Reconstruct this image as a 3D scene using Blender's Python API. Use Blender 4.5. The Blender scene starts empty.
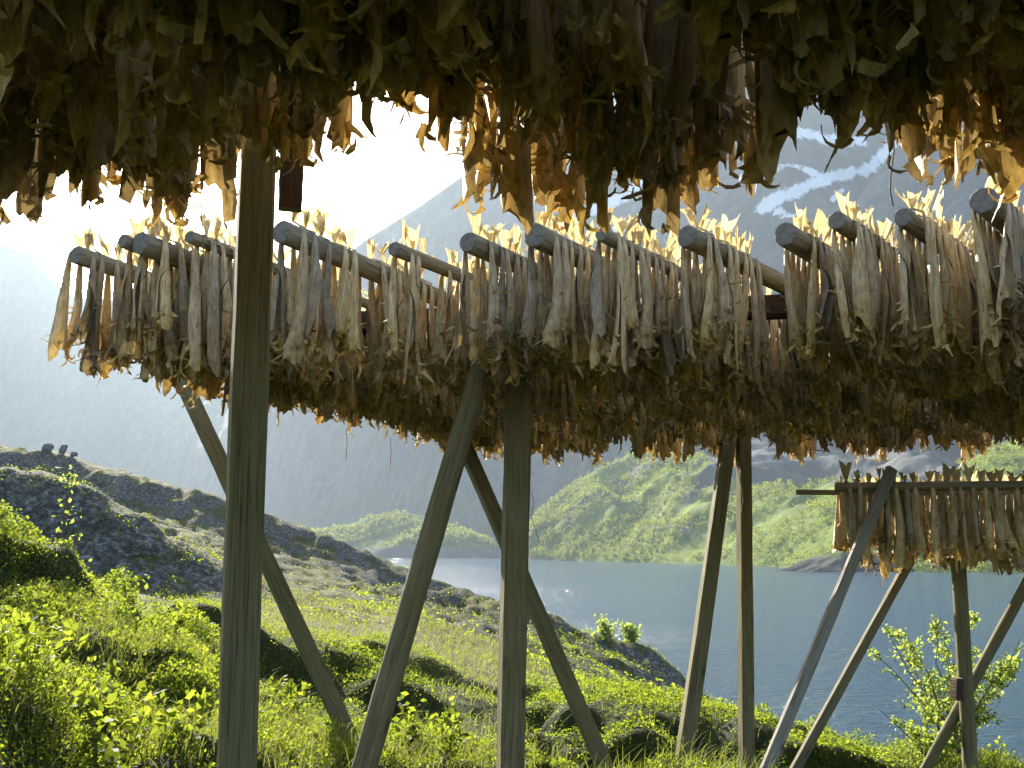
import bpy, math, random
import numpy as np
from mathutils import Vector, Matrix, Quaternion, noise

random.seed(7)
RNG = np.random.default_rng(11)
S = bpy.context.scene
COL = S.collection
R = math.radians

# ------------------------------------------------------------------ camera
EYE = 9.0                       # eye height above the lake
PITCH = R(9.2)
F = 1000.0
CP, SP = math.cos(PITCH), math.sin(PITCH)
cam_d = bpy.data.cameras.new('camera')
cam_d.sensor_width = 36.0
cam_d.lens = F / 1024 * 36.0
cam_d.clip_start = 0.05
cam_d.clip_end = 20000
cam = bpy.data.objects.new('camera', cam_d)
cam.location = (0, 0, EYE)
cam.rotation_euler = (math.pi / 2 + PITCH, 0, 0)
COL.objects.link(cam)
S.camera = cam


def ray(px, py):
    dx, dy = (px - 512) / F, (384 - py) / F
    return Vector((dx, CP - dy * SP, SP + dy * CP))


def at(px, py, Y):
    r = ray(px, py)
    return Vector((0, 0, EYE)) + r * (Y / r.y)


def at_z(px, py, z):
    r = ray(px, py)
    return Vector((0, 0, EYE)) + r * ((z - EYE) / r.z)


def project(P):
    P = np.asarray(P, float)
    x, y, z = P[..., 0], P[..., 1], P[..., 2] - EYE
    d = y * CP + z * SP
    u = -y * SP + z * CP
    d = np.where(np.abs(d) < 1e-6, 1e-6, d)
    return 512 + F * x / d, 384 - F * u / d, d


def sstep(a, b, x):
    t = np.clip((np.asarray(x, float) - a) / (b - a), 0, 1)
    return t * t * (3 - 2 * t)


# ------------------------------------------------------------------ tagging
def tag(o, label=None, cat=None, group=None, kind=None):
    if label: o['label'] = label
    if cat: o['category'] = cat
    if group: o['group'] = group
    if kind: o['kind'] = kind
    return o


def empty(name, loc, label, cat, group=None):
    o = bpy.data.objects.new(name, None)
    o.empty_display_size = .2
    o.location = loc
    COL.objects.link(o)
    return tag(o, label, cat, group)


ORD = ['zeroth', 'first', 'second', 'third', 'fourth', 'fifth', 'sixth', 'seventh', 'eighth', 'ninth', 'tenth', 'eleventh',
       'twelfth', 'thirteenth', 'fourteenth', 'fifteenth', 'sixteenth', 'seventeenth', 'eighteenth', 'nineteenth']
TENS = {2: 'twenty', 3: 'thirty', 4: 'forty', 5: 'fifty', 6: 'sixty', 7: 'seventy', 8: 'eighty', 9: 'ninety'}


def ordw(n):
    if n < 20: return ORD[n]
    t, u = divmod(n, 10)
    if t > 9: return 'hundred-and-' + ordw(n - 100) if n > 100 else 'hundredth'
    return TENS[t][:-1] + 'ieth' if u == 0 else TENS[t] + '-' + ORD[u]


# ------------------------------------------------------------------ mesh helpers
def quad_mesh(name, V, Q, mats, midx=None, attrs=None, smooth=True):
    V = np.ascontiguousarray(V, np.float32)
    Q = np.ascontiguousarray(Q, np.int32)
    me = bpy.data.meshes.new(name)
    me.vertices.add(len(V))
    me.vertices.foreach_set('co', V.ravel())
    k = Q.shape[1]
    me.loops.add(len(Q) * k)
    me.loops.foreach_set('vertex_index', Q.ravel())
    me.polygons.add(len(Q))
    me.polygons.foreach_set('loop_start', np.arange(0, len(Q) * k, k, dtype=np.int32))
    me.polygons.foreach_set('loop_total', np.full(len(Q), k, np.int32))
    for m in mats: me.materials.append(m)
    if midx is not None:
        me.polygons.foreach_set('material_index', np.asarray(midx, np.int32))
    me.polygons.foreach_set('use_smooth', np.full(len(Q), smooth, bool))
    for an, av in (attrs or {}).items():
        a = me.attributes.new(an, 'FLOAT', 'POINT')
        a.data.foreach_set('value', np.asarray(av, np.float32))
    me.update(calc_edges=True)
    me.validate()
    return me


def link(name, me, parent=None, loc=None, rot=None):
    o = bpy.data.objects.new(name, me)
    COL.objects.link(o)
    if parent is not None: o.parent = parent
    if loc is not None: o.location = loc
    if rot is not None:
        o.rotation_mode = 'QUATERNION'
        o.rotation_quaternion = rot
    return o


def grid_quads(nr, nc):
    i = np.arange(nr - 1)[:, None] * nc + np.arange(nc - 1)[None, :]
    i = i.ravel()
    return np.stack([i, i + 1, i + nc + 1, i + nc], 1)


# ------------------------------------------------------------------ materials
class NT:
    def __init__(s, name):
        s.m = bpy.data.materials.new(name)
        s.m.use_nodes = True
        s.t = s.m.node_tree
        s.t.nodes.clear()
        s.out = s.t.nodes.new('ShaderNodeOutputMaterial')

    def n(s, kind, **kw):
        nd = s.t.nodes.new('ShaderNode' + kind)
        for k, v in kw.items():
            if k in nd.inputs.keys() if isinstance(k, str) else False:
                s.set(nd, k, v)
            else:
                setattr(nd, k, v)
        return nd

    def set(s, nd, key, v):
        i = nd.inputs[key]
        if isinstance(v, bpy.types.NodeSocket): s.t.links.new(v, i)
        else: i.default_value = v

    def coord(s, scale=(1, 1, 1), rot=(0, 0, 0), kind='Object'):
        c = s.n('TexCoord')
        m = s.n('Mapping')
        s.t.links.new(c.outputs[kind], m.inputs['Vector'])
        m.inputs['Scale'].default_value = scale
        m.inputs['Rotation'].default_value = rot
        return m.outputs[0]

    def noise(s, vec, scale, detail=5, rough=.55, dist=0.0):
        nd = s.n('TexNoise')
        s.set(nd, 'Vector', vec)
        nd.inputs['Scale'].default_value = scale
        nd.inputs['Detail'].default_value = detail
        nd.inputs['Roughness'].default_value = rough
        nd.inputs['Distortion'].default_value = dist
        return nd.outputs['Fac']

    def ramp(s, fac, stops, interp='LINEAR'):
        nd = s.n('ValToRGB')
        s.set(nd, 'Fac', fac)
        cr = nd.color_ramp
        cr.interpolation = interp
        while len(cr.elements) < len(stops): cr.elements.new(0.5)
        for e, (p, c) in zip(cr.elements, stops):
            e.position = p
            e.color = (c, c, c, 1) if isinstance(c, (int, float)) else (*c, 1)
        return nd.outputs['Color']

    def mix(s, fac, a, b, mode='MIX'):
        nd = s.n('MixRGB', blend_type=mode)
        for k, v in (('Fac', fac), ('Color1', a), ('Color2', b)):
            if isinstance(v, tuple): v = (*v, 1) if len(v) == 3 else v
            s.set(nd, k, v)
        return nd.outputs[0]

    def math(s, op, a, b=0.0, clamp=False):
        nd = s.n('Math', operation=op)
        nd.use_clamp = clamp
        s.set(nd, 0, a); s.set(nd, 1, b)
        return nd.outputs[0]

    def attr(s, name):
        nd = s.n('Attribute', attribute_name=name)
        return nd.outputs['Fac']

    def bump(s, h, strength=.5, dist=.02):
        nd = s.n('Bump')
        s.set(nd, 'Height', h)
        nd.inputs['Strength'].default_value = strength
        nd.inputs['Distance'].default_value = dist
        return nd.outputs[0]

    def bsdf(s, color, rough=.8, normal=None, spec=.3, **kw):
        b = s.n('BsdfPrincipled')
        s.set(b, 'Base Color', (*color, 1) if isinstance(color, tuple) else color)
        s.set(b, 'Roughness', rough)
        b.inputs['Specular IOR Level'].default_value = spec
        if normal is not None: s.set(b, 'Normal', normal)
        return b.outputs[0]

    def translucent(s, base, color, fac, normal=None):
        t = s.n('BsdfTranslucent')
        s.set(t, 'Color', (*color, 1) if isinstance(color, tuple) else color)
        if normal is not None: s.set(t, 'Normal', normal)
        x = s.n('MixShader')
        s.set(x, 0, fac)
        s.t.links.new(base, x.inputs[1])
        s.t.links.new(t.outputs[0], x.inputs[2])
        return x.outputs[0]

    def done(s, shader):
        s.t.links.new(shader, s.out.inputs['Surface'])
        return s.m


def mat_fish():
    k = NT('dried_fish_skin')
    tone, rnd = k.attr('tone'), k.attr('rnd')
    co = k.coord((1, 1, .16))
    streak = k.noise(co, 70, 6, .62)
    blot = k.noise(k.coord((1, 1, .6)), 16, 4, .6)
    skin = k.ramp(streak, [(.30, (.19, .135, .07)), (.5, (.52, .405, .235)), (.70, (.76, .63, .42))])
    skin = k.mix(k.math('MULTIPLY', blot, .5), skin, (.28, .25, .18))
    flap = k.ramp(k.noise(k.coord((1, 1, .5)), 38, 5, .65), [(.3, (.17, .115, .055)), (.5, (.50, .375, .18)), (.74, (.76, .62, .37))])
    c = k.mix(tone, skin, flap)
    v = k.n('HueSaturation')
    k.set(v, 'Color', c)
    k.set(v, 'Value', k.math('ADD', k.math('MULTIPLY', rnd, .7), .62))
    k.set(v, 'Saturation', k.math('ADD', k.math('MULTIPLY', rnd, .4), .85))
    c = v.outputs[0]
    nb = k.bump(streak, .7, .008)
    b = k.bsdf(c, .55, nb, .35)
    tc = k.mix(1.0, c, (1.0, .90, .62), 'MULTIPLY')
    return k.done(k.translucent(b, tc, k.math('ADD', k.math('MULTIPLY', tone, .15), .045), nb))


def mat_tail():
    k = NT('dried_fish_tail')
    rnd = k.attr('rnd')
    n = k.noise(k.coord((1, 1, .2)), 90, 4, .6)
    c = k.ramp(n, [(.3, (.30, .24, .13)), (.55, (.58, .50, .32)), (.8, (.74, .68, .50))])
    v = k.n('HueSaturation')
    k.set(v, 'Color', c)
    k.set(v, 'Value', k.math('ADD', k.math('MULTIPLY', rnd, .6), .7))
    c = v.outputs[0]
    b = k.bsdf(c, .6, k.bump(n, .5, .005), .2)
    return k.done(k.translucent(b, k.mix(1.0, c, (1.0, .92, .68), 'MULTIPLY'), .55))


def mat_wood(name, dark, mid, light, moss=None, knots=True):
    k = NT(name)
    grain = k.noise(k.coord((9, 9, .55)), 6.0, 7, .6, .6)
    fine = k.noise(k.coord((30, 30, 1.0)), 5.0, 5, .7)
    c = k.ramp(grain, [(.25, dark), (.5, mid), (.78, light)])
    c = k.mix(.35, c, k.ramp(fine, [(.3, dark), (.7, light)]))
    if moss:
        mm = k.ramp(k.noise(k.coord((1, 1, .45)), 4.5, 4, .6), [(.4, 0.0), (.65, .75)])
        c = k.mix(mm, c, moss)
    crack = k.ramp(k.noise(k.coord((16, 16, .16)), 3.0, 3, .5, .3), [(.485, 1.0), (.5, .12), (.515, 1.0)])
    c = k.mix(.8, c, crack, 'MULTIPLY')
    if knots:
        vo = k.n('TexVoronoi')
        k.set(vo, 'Vector', k.coord((3.2, 3.2, 1.1)))
        vo.inputs['Scale'].default_value = 2.0
        kn = k.ramp(vo.outputs['Distance'], [(.06, .2), (.15, 1.0)])
        c = k.mix(.7, c, kn, 'MULTIPLY')
    h = k.math('ADD', k.math('MULTIPLY', grain, .5), k.math('ADD', k.math('MULTIPLY', fine, .5), crack))
    return k.done(k.bsdf(c, .8, k.bump(h, .55, .006), .25))


def mat_endgrain():
    k = NT('end_grain')
    w = k.n('TexWave', wave_type='RINGS', rings_direction='Z')
    k.set(w, 'Vector', k.coord((1, 1, .02)))
    w.inputs['Scale'].default_value = 60
    w.inputs['Distortion'].default_value = 2.5
    w.inputs['Detail'].default_value = 3
    n = k.noise(k.coord(), 30, 5, .7)
    c = k.ramp(w.outputs['Fac'], [(.2, (.17, .16, .14)), (.8, (.27, .255, .22))])
    c = k.mix(.5, c, k.ramp(n, [(.3, (.07, .065, .06)), (.7, (.32, .30, .26))]))
    sx = k.n('SeparateXYZ')
    k.set(sx, 0, k.coord())
    cx = k.n('CombineXYZ')
    k.set(cx, 0, sx.outputs[0]); k.set(cx, 1, sx.outputs[1])
    vn = k.n('VectorMath', operation='NORMALIZE')
    k.set(vn, 0, cx.outputs[0])
    rad = k.noise(vn.outputs[0], 2.6, 2, .5)
    c = k.mix(.8, c, k.ramp(rad, [(.485, 1.0), (.5, .12), (.515, 1.0)]), 'MULTIPLY')
    return k.done(k.bsdf(c, .9, k.bump(n, .5, .005), .15))


def mat_leaf(name, dark, light, trans, fac=.5):
    k = NT(name)
    rnd = k.attr('rnd')
    c = k.mix(rnd, dark, light)
    b = k.bsdf(c, .62, None, .12)
    t = k.mix(rnd, tuple(x * .62 for x in trans), trans)
    return k.done(k.translucent(b, t, fac))


def mat_ground():
    k = NT('hillside_ground')
    co = k.coord()
    rock, n1 = k.attr('rock'), k.noise(co, .9, 8, .62)
    n2 = k.noise(co, 5.0, 8, .68)
    n3 = k.noise(k.coord((1, 1, 2.5)), .35, 6, .6, .4)
    stone = k.ramp(n2, [(.30, (.018, .018, .018)), (.47, (.06, .06, .057)), (.58, (.15, .15, .14)), (.70, (.42, .415, .39))])
    moss = k.ramp(n1, [(.3, (.022, .025, .007)), (.5, (.052, .058, .014)), (.68, (.115, .115, .034))])
    moss = k.mix(k.ramp(n2, [(.4, .0), (.7, .6)]), moss, (.105, .105, .035))
    m = k.math('ADD', k.math('MULTIPLY', rock, 1.25), k.math('MULTIPLY', k.math('SUBTRACT', n1, .5), 2.4))
    m = k.math('ADD', m, k.math('MULTIPLY', k.math('SUBTRACT', n3, .5), 1.8))
    geo = k.n('NewGeometry')
    sx = k.n('SeparateXYZ')
    k.set(sx, 0, geo.outputs['Normal'])
    up = k.ramp(sx.outputs['Z'], [(.78, 1.0), (.93, 0.0)])
    m = k.math('MULTIPLY', m, k.math('ADD', k.math('MULTIPLY', up, .6), .58))
    m = k.ramp(m, [(.42, 0.0), (.68, 1.0)])
    soil = k.ramp(n2, [(.3, (.012, .011, .005)), (.6, (.032, .032, .010)), (.8, (.075, .068, .03))])
    dry = k.attr('dry')
    drygrass = k.ramp(n2, [(.3, (.06, .055, .022)), (.55, (.16, .145, .065)), (.8, (.28, .255, .14))])
    under = k.ramp(n2, [(.3, (.020, .026, .006)), (.55, (.05, .07, .012)), (.8, (.10, .115, .03))])
    low = k.mix(dry, k.mix(k.attr('far'), k.mix(.7, soil, under), moss), drygrass)
    c = k.mix(m, low, stone)
    h = k.math('ADD', n2, k.math('MULTIPLY', n1, 1.5))
    return k.done(k.bsdf(c, .92, k.bump(h, .9, .18), .15))


def mat_mountain(name, rocks, vegs):
    k = NT(name)
    co = k.coord()
    n1 = k.noise(co, .012, 10, .62)
    n2 = k.noise(k.coord((1, 1, .35)), .05, 8, .68)
    c = k.ramp(n2, [(.3, rocks[0]), (.5, rocks[1]), (.72, rocks[2])])
    v = k.ramp(n2, [(.3, vegs[0]), (.52, vegs[1]), (.75, vegs[2])])
    m = k.math('ADD', k.attr('veg'), k.math('MULTIPLY', k.math('SUBTRACT', n2, .5), 1.5))
    m = k.ramp(m, [(.42, 0.0), (.62, 1.0)])
    c = k.mix(m, c, v)
    sn = k.math('ADD', k.attr('snow'), k.math('MULTIPLY', k.math('SUBTRACT', n2, .5), 1.9))
    sn = k.math('ADD', sn, k.math('MULTIPLY', k.math('SUBTRACT', n1, .5), .6))
    sn = k.ramp(sn, [(.38, 0.0), (.64, 1.0)])
    c = k.mix(sn, c, (.90, .90, .90))
    h = k.math('ADD', n1, k.math('MULTIPLY', n2, .5))
    return k.done(k.bsdf(c, .95, k.bump(h, .4, 5.0), .1))


def mat_water():
    k = NT('lake_water')
    a = k.noise(k.coord((.8, 1.6, 1), (0, 0, R(25))), .9, 6, .6, .5)
    b = k.noise(k.coord((.6, 1.0, 1), (0, 0, R(25))), .10, 4, .6)
    g = k.noise(k.coord((.25, 1.4, 1), (0, 0, R(-6))), .02, 4, .6)
    h = k.math('ADD', a, k.math('MULTIPLY', b, 1.6))
    bp = k.n('Bump')
    k.set(bp, 'Height', h)
    k.set(bp, 'Strength', k.math('ADD', k.math('MULTIPLY', g, .9), .30))
    bp.inputs['Distance'].default_value = .65
    return k.done(k.bsdf((.024, .064, .118), .15, bp.outputs[0], .5))


def mat_plain(name, col, rough=.8, spec=.2, nscale=20):
    k = NT(name)
    n = k.noise(k.coord(), nscale, 5, .6)
    c = k.ramp(n, [(.3, tuple(x * .6 for x in col)), (.7, tuple(min(1, x * 1.3) for x in col))])
    return k.done(k.bsdf(c, rough, k.bump(n, .3, .01), spec))


M_FISH, M_TAIL = mat_fish(), mat_tail()
M_TIMBER = mat_wood('weathered_timber', (.065, .055, .027), (.165, .142, .075), (.28, .245, .14), (.12, .118, .042))
M_GREY = mat_wood('silver_timber', (.13, .12, .10), (.25, .235, .20), (.38, .36, .31))
M_BROWN = mat_wood('brown_timber', (.07, .06, .035), (.15, .13, .075), (.24, .21, .13))
M_BEAM = mat_wood('dark_brown_beam', (.03, .016, .010), (.06, .032, .02), (.09, .05, .032))  # very dark brown wood, darker than the other timbers
M_LOG = mat_wood('weathered_log', (.10, .082, .05), (.25, .21, .14), (.40, .35, .25))
M_END = mat_endgrain()
M_BERRY = mat_leaf('bilberry_leaf', (.018, .045, .004), (.050, .105, .008), (.40, .50, .028), .56)
M_HERB = mat_leaf('broad_leaf', (.025, .065, .008), (.06, .115, .014), (.40, .49, .04), .54)
M_BIRCH = mat_leaf('birch_leaf', (.06, .10, .018), (.12, .18, .035), (.50, .62, .11), .6)
M_GRASS = mat_leaf('grass_blade', (.05, .085, .012), (.14, .155, .045), (.30, .34, .06), .42)
M_WOODS = mat_leaf('woodland_leaf', (.055, .085, .010), (.19, .22, .025), (.38, .44, .045), .45)
M_STEM = mat_plain('bark', (.12, .095, .065), .85)
M_TWIG = mat_plain('dead_twig', (.24, .21, .17), .85)
M_TWINE = mat_plain('twine', (.40, .37, .30), .8)
M_CABLE = mat_plain('dark_cord', (.09, .085, .08), .7)
M_GROUND = mat_ground()
M_ROCK = mat_plain('boulder_stone', (.16, .155, .145), .9, .15, 2.5)
M_WATER = mat_water()

# ------------------------------------------------------------------ world and sun
SUN_AZ, SUN_EL = R(-25), R(26)          # azimuth from the view direction, negative to the left
w = bpy.data.worlds.new('World')
S.world = w
w.use_nodes = True
wt = w.node_tree
bg = wt.nodes['Background']
sky = wt.nodes.new('ShaderNodeTexSky')
sky.sky_type = 'NISHITA'
sky.sun_disc = False
sky.sun_elevation = SUN_EL
sky.sun_rotation = SUN_AZ
sky.altitude = 50
sky.air_density = 1.0
sky.dust_density = 2.5
sky.ozone_density = 1.2
wt.links.new(sky.outputs[0], bg.inputs['Color'])
bg.inputs['Strength'].default_value = 0.085
sd = bpy.data.lights.new('sun', 'SUN')
sd.energy = 5.0
sd.angle = R(.53)
sd.color = (1.0, .92, .78)
so = bpy.data.objects.new('sun', sd)
COL.objects.link(so)
to_sun = Vector((math.sin(SUN_AZ) * math.cos(SUN_EL), math.cos(SUN_AZ) * math.cos(SUN_EL), math.sin(SUN_EL)))
so.rotation_mode = 'QUATERNION'
so.rotation_quaternion = to_sun.to_track_quat('Z', 'Y')
so.location = to_sun * 50 + Vector((0, 0, EYE))
S.view_settings.view_transform = 'Standard'
S.view_settings.look = 'None'
S.view_settings.exposure = 2.2
S.view_settings.gamma = 1.0
S.view_settings.use_curve_mapping = False

# ------------------------------------------------------------------ near terrain (one sheet)
COLS = [-700, -250, 0, 100, 200, 300, 400, 500, 600, 650, 690, 720, 800, 900, 1024, 1300, 1800]
ROWS = {   # distance: height in the picture of the ground there, column by column
    5.6:  [560, 610, 720, 775, 815, 850, 865, 872, 880, 885, 885, 885, 890, 895, 905, 915, 930],
    7.2:  [545, 585, 672, 748, 790, 805, 825, 835, 838, 840, 840, 840, 845, 852, 865, 880, 900],
    8.0:  [530, 560, 618, 660, 728, 786, 805, 815, 818, 818, 818, 820, 826, 838, 850, 868, 890],
    9.7:  [528, 560, 620, 660, 700, 755, 778, 788, 790, 790, 790, 792, 802, 818, 834, 850, 872],
    10.5: [508, 535, 572, 598, 645, 742, 765, 770, 772, 772, 772, 774, 788, 806, 822, 842, 862],
    12.5: [505, 528, 560, 584, 630, 708, 735, 742, 742, 742, 742, 746, 768, 788, 808, 830, 850],
    14.5: [505, 525, 553, 572, 615, 668, 702, 718, 722, 724, 725, 730, 755, 780, 808, 830, 850],
    18.0: [540, 550, 585, 598, 625, 636, 662, 690, 708, 712, 718, 728, 762, 795, 830, 860, 890],
    22.0: [560, 570, 605, 612, 618, 616, 638, 668, 695, 712, 735, 760, 810, 860, 900, 930, 960],
    27.0: [500, 525, 560, 575, 598, 602, 620, 650, 690, 725, 760, 790, 850, 900, 950, 980, 1000],
    29.5: [400, 420, 449, 474, 536, 596, 612, 642, 692, 730, 780, 810, 870, 900, 950, 970, 990],
    35.0: [470, 480, 515, 530, 560, 594, 608, 638, 692, 735, 785, 810, 870, 900, 930, 950, 960],
    44.0: [470, 480, 515, 530, 556, 588, 600, 630, 672, 705, 755, 775, 800, 820, 850, 850, 850],
    54.0: [480, 490, 520, 540, 560, 592, 598, 622, 652, 672, 705, 735, 745, 745, 745, 745, 745],
    58.0: [470, 480, 515, 530, 550, 580, 581, 600, 627, 645, 676, 735, 740, 740, 740, 740, 740],
    66.0: [450, 480, 510, 525, 545, 580, 600, 640, 690, 710, 720, 720, 720, 720, 720, 720, 720],
    77.0: [440, 460, 490, 500, 520, 555, 590, 625, 670, 680, 690, 690, 690, 690, 690, 690, 690],
    82.0: [380, 402, 434, 452, 483, 514, 558, 598, 665, 680, 690, 690, 690, 690, 690, 690, 690],
    100.0: [450, 470, 500, 520, 540, 580, 640, 660, 660, 660, 660, 660, 660, 660, 660, 660, 660],
    140.0: [600, 610, 625, 628, 630, 635, 640, 640, 640, 640, 640, 640, 640, 640, 640, 640, 640],
}
RY = sorted(ROWS)
TAB = np.array([[at(512, py, Y).z for py in ROWS[Y]] for Y in RY])
near = np.array([EYE - 1.45 + .9 * (c < 150) * (150 - c) / 850 for c in COLS])
TY = np.array([-60.0, 1.5] + RY)
TAB = np.vstack([near, near, TAB])
LY = np.where(TY > 0, np.log(np.maximum(TY, 1.0)), TY / 60.0 - .2)
_ly = np.linspace(LY[0], LY[-1], 420)
_px = np.linspace(COLS[0], COLS[-1], 301)
_A = np.stack([np.interp(_px, COLS, r) for r in TAB])
_A = np.stack([np.interp(_ly, LY, _A[:, j]) for j in range(_A.shape[1])], 1)
for _ in range(2):
    P_ = np.pad(_A, ((1, 1), (0, 0)), mode='edge')
    _A = sum(P_[i:i + len(_A)] for i in range(3)) / 3
    P_ = np.pad(_A, ((0, 0), (3, 3)), mode='edge')
    _A = sum(P_[:, i:i + _A.shape[1]] for i in range(7)) / 7


def vnoise(x, y, seed=0):
    """smooth value noise, vectorised"""
    def h(i, j):
        n = (i * 374761393 + j * 668265263 + seed * 1274126177) & 0x7fffffff
        n = ((n ^ (n >> 13)) * 1274126177) & 0x7fffffff
        return ((n ^ (n >> 16)) & 0xffff) / 65535.0
    xi, yi = np.floor(x).astype(np.int64), np.floor(y).astype(np.int64)
    fx, fy = x - xi, y - yi
    fx, fy = fx * fx * (3 - 2 * fx), fy * fy * (3 - 2 * fy)
    a = h(xi, yi) * (1 - fx) + h(xi + 1, yi) * fx
    b = h(xi, yi + 1) * (1 - fx) + h(xi + 1, yi + 1) * fx
    return (a * (1 - fy) + b * fy) * 2 - 1


def fbm(x, y, octv=4, seed=0, gain=.5):
    s, a, t = 0, 1, 0
    for o in range(octv):
        s = s + a * vnoise(x * 2 ** o, y * 2 ** o, seed + o * 17)
        t += a
        a *= gain
    return s / t


def dry_zone(X, Y):
    Y = np.maximum(Y, 1.0)
    p = 512 + 1000 * X / Y
    z = sstep(13.5, 17, Y) * sstep(240, 290, p) * (1 - sstep(480, 540, p))
    path = np.exp(-((p - 480) / 45) ** 2) * sstep(9, 12, Y)
    return np.clip(z * (.55 + 1.6 * fbm(X * .5, Y * .4, 3, 61)) + path, 0, 1)


def mounds(X, Y):
    # rounded bilberry hummocks with steep sides
    h = fbm(X * .62 + 3.1, Y * .78, 3, 77)
    return .66 * sstep(-.20, .26, h) + .12 * fbm(X * 2.3, Y * 2.3, 3, 79)


def ground_z(X, Y):
    X, Y = np.asarray(X, float), np.asarray(Y, float)
    u = 512 + 1000 * X / np.maximum(Y, 3.0) / 1.02
    ly = np.where(Y > 1.5, np.log(np.maximum(Y, 1.5)), Y / 60.0 - .2 if True else 0)
    ly = np.where((Y <= 1.5), np.interp(Y, [-60, 1.5], [LY[0], LY[1]]), ly)
    a = np.clip((ly - _ly[0]) / (_ly[1] - _ly[0]), 0, len(_ly) - 1.001)
    b = np.clip((u - _px[0]) / (_px[1] - _px[0]), 0, len(_px) - 1.001)
    i, j = a.astype(int), b.astype(int)
    fa, fb = a - i, b - j
    z = (_A[i, j] * (1 - fb) + _A[i, j + 1] * fb) * (1 - fa) + (_A[i + 1, j] * (1 - fb) + _A[i + 1, j + 1] * fb) * fa
    k = np.clip(Y / 40.0, .18, 1.0)
    z = z + (mounds(X, Y) - .31) * sstep(3.5, 6, Y) * (1 - sstep(16, 22, Y)) * (1 - .7 * dry_zone(X, Y))
    z = z + fbm(X * .55 / k ** .8, Y * .55 / k ** .8, 5, 3) * (.12 + .42 * sstep(20, 60, Y))
    # rocky ledges on the far knolls
    led = np.abs(fbm(X * .16 + Y * .05, Y * .22, 4, 21))
    z = z + (led - .3) * .55 * sstep(20, 34, Y)
    fr = np.abs(fbm(X * .55 + Y * .2, Y * .7, 4, 33, .6))
    return z - (.22 - np.minimum(fr, .3)) * .8 * sstep(23, 27, Y) * (.5 + .5 * sstep(30, 60, Y))


ys = np.concatenate([np.linspace(-60, -4, 12), np.linspace(-3, 3.5, 14), np.exp(np.linspace(math.log(3.8), math.log(140), 460))])
us = np.linspace(-1.25, 1.3, 520)
YY, UU = np.meshgrid(ys, us, indexing='ij')
XX = UU * np.maximum(YY, 3.0) * np.where(YY < 3, 1 + (3 - YY) * .15, 1)
ZZ = ground_z(XX, YY)
pxx = 512 + 1000 * XX / np.maximum(YY, 3.0)
rock = .74 * sstep(22, 25, YY) * (1 - sstep(31, 36, YY)) * (1 - sstep(250, 330, pxx))
rock = np.maximum(rock, .62 * sstep(33, 40, YY) * (1 - .4 * sstep(40, 46, YY)))
rock = np.maximum(rock, .62 * sstep(64, 72, YY))
rock = np.maximum(rock, .85 * sstep(30, 45, YY) * sstep(610, 680, pxx))
rock = np.maximum(rock, .5 * sstep(26, 34, YY) * sstep(340, 430, pxx))
rock = rock * sstep(12, 22, YY)
dry = .8 * sstep(15, 19, YY) * (1 - sstep(27, 33, YY)) * sstep(250, 300, pxx) * (1 - sstep(520, 600, pxx))
dry = np.maximum(dry, .28 * np.clip(fbm(XX * .35, YY * .35, 3, 8) * 2, 0, 1) * sstep(24, 34, YY))
far = sstep(16, 28, YY)
me = quad_mesh('ground', np.stack([XX, YY, ZZ], -1).reshape(-1, 3), grid_quads(*YY.shape)[:, ::-1][:, [3, 2, 1, 0]], [M_GROUND],
               attrs={'rock': rock.ravel(), 'dry': dry.ravel(), 'far': far.ravel()})
tag(link('ground', me), 'rocky grass hillside sloping down to the lake', 'ground', kind='structure')

# lake
wv = np.array([(-4000, 12, 0), (4000, 12, 0), (4000, 2600, 0), (-4000, 2600, 0)], float)
tag(link('lake', quad_mesh('lake', wv, [[0, 1, 2, 3]], [M_WATER], smooth=False)), 'blue rippled fjord lake below the hillside', 'lake', kind='structure')


# ------------------------------------------------------------------ mountains
def poly_dist(px, py, pts):
    d = np.full(px.shape, 1e9)
    for (x0, y0), (x1, y1) in zip(pts[:-1], pts[1:]):
        vx, vy = x1 - x0, y1 - y0
        t = np.clip(((px - x0) * vx + (py - y0) * vy) / (vx * vx + vy * vy), 0, 1)
        d = np.minimum(d, np.hypot(px - x0 - t * vx, (py - y0 - t * vy) * 1.3))
    return d


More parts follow.
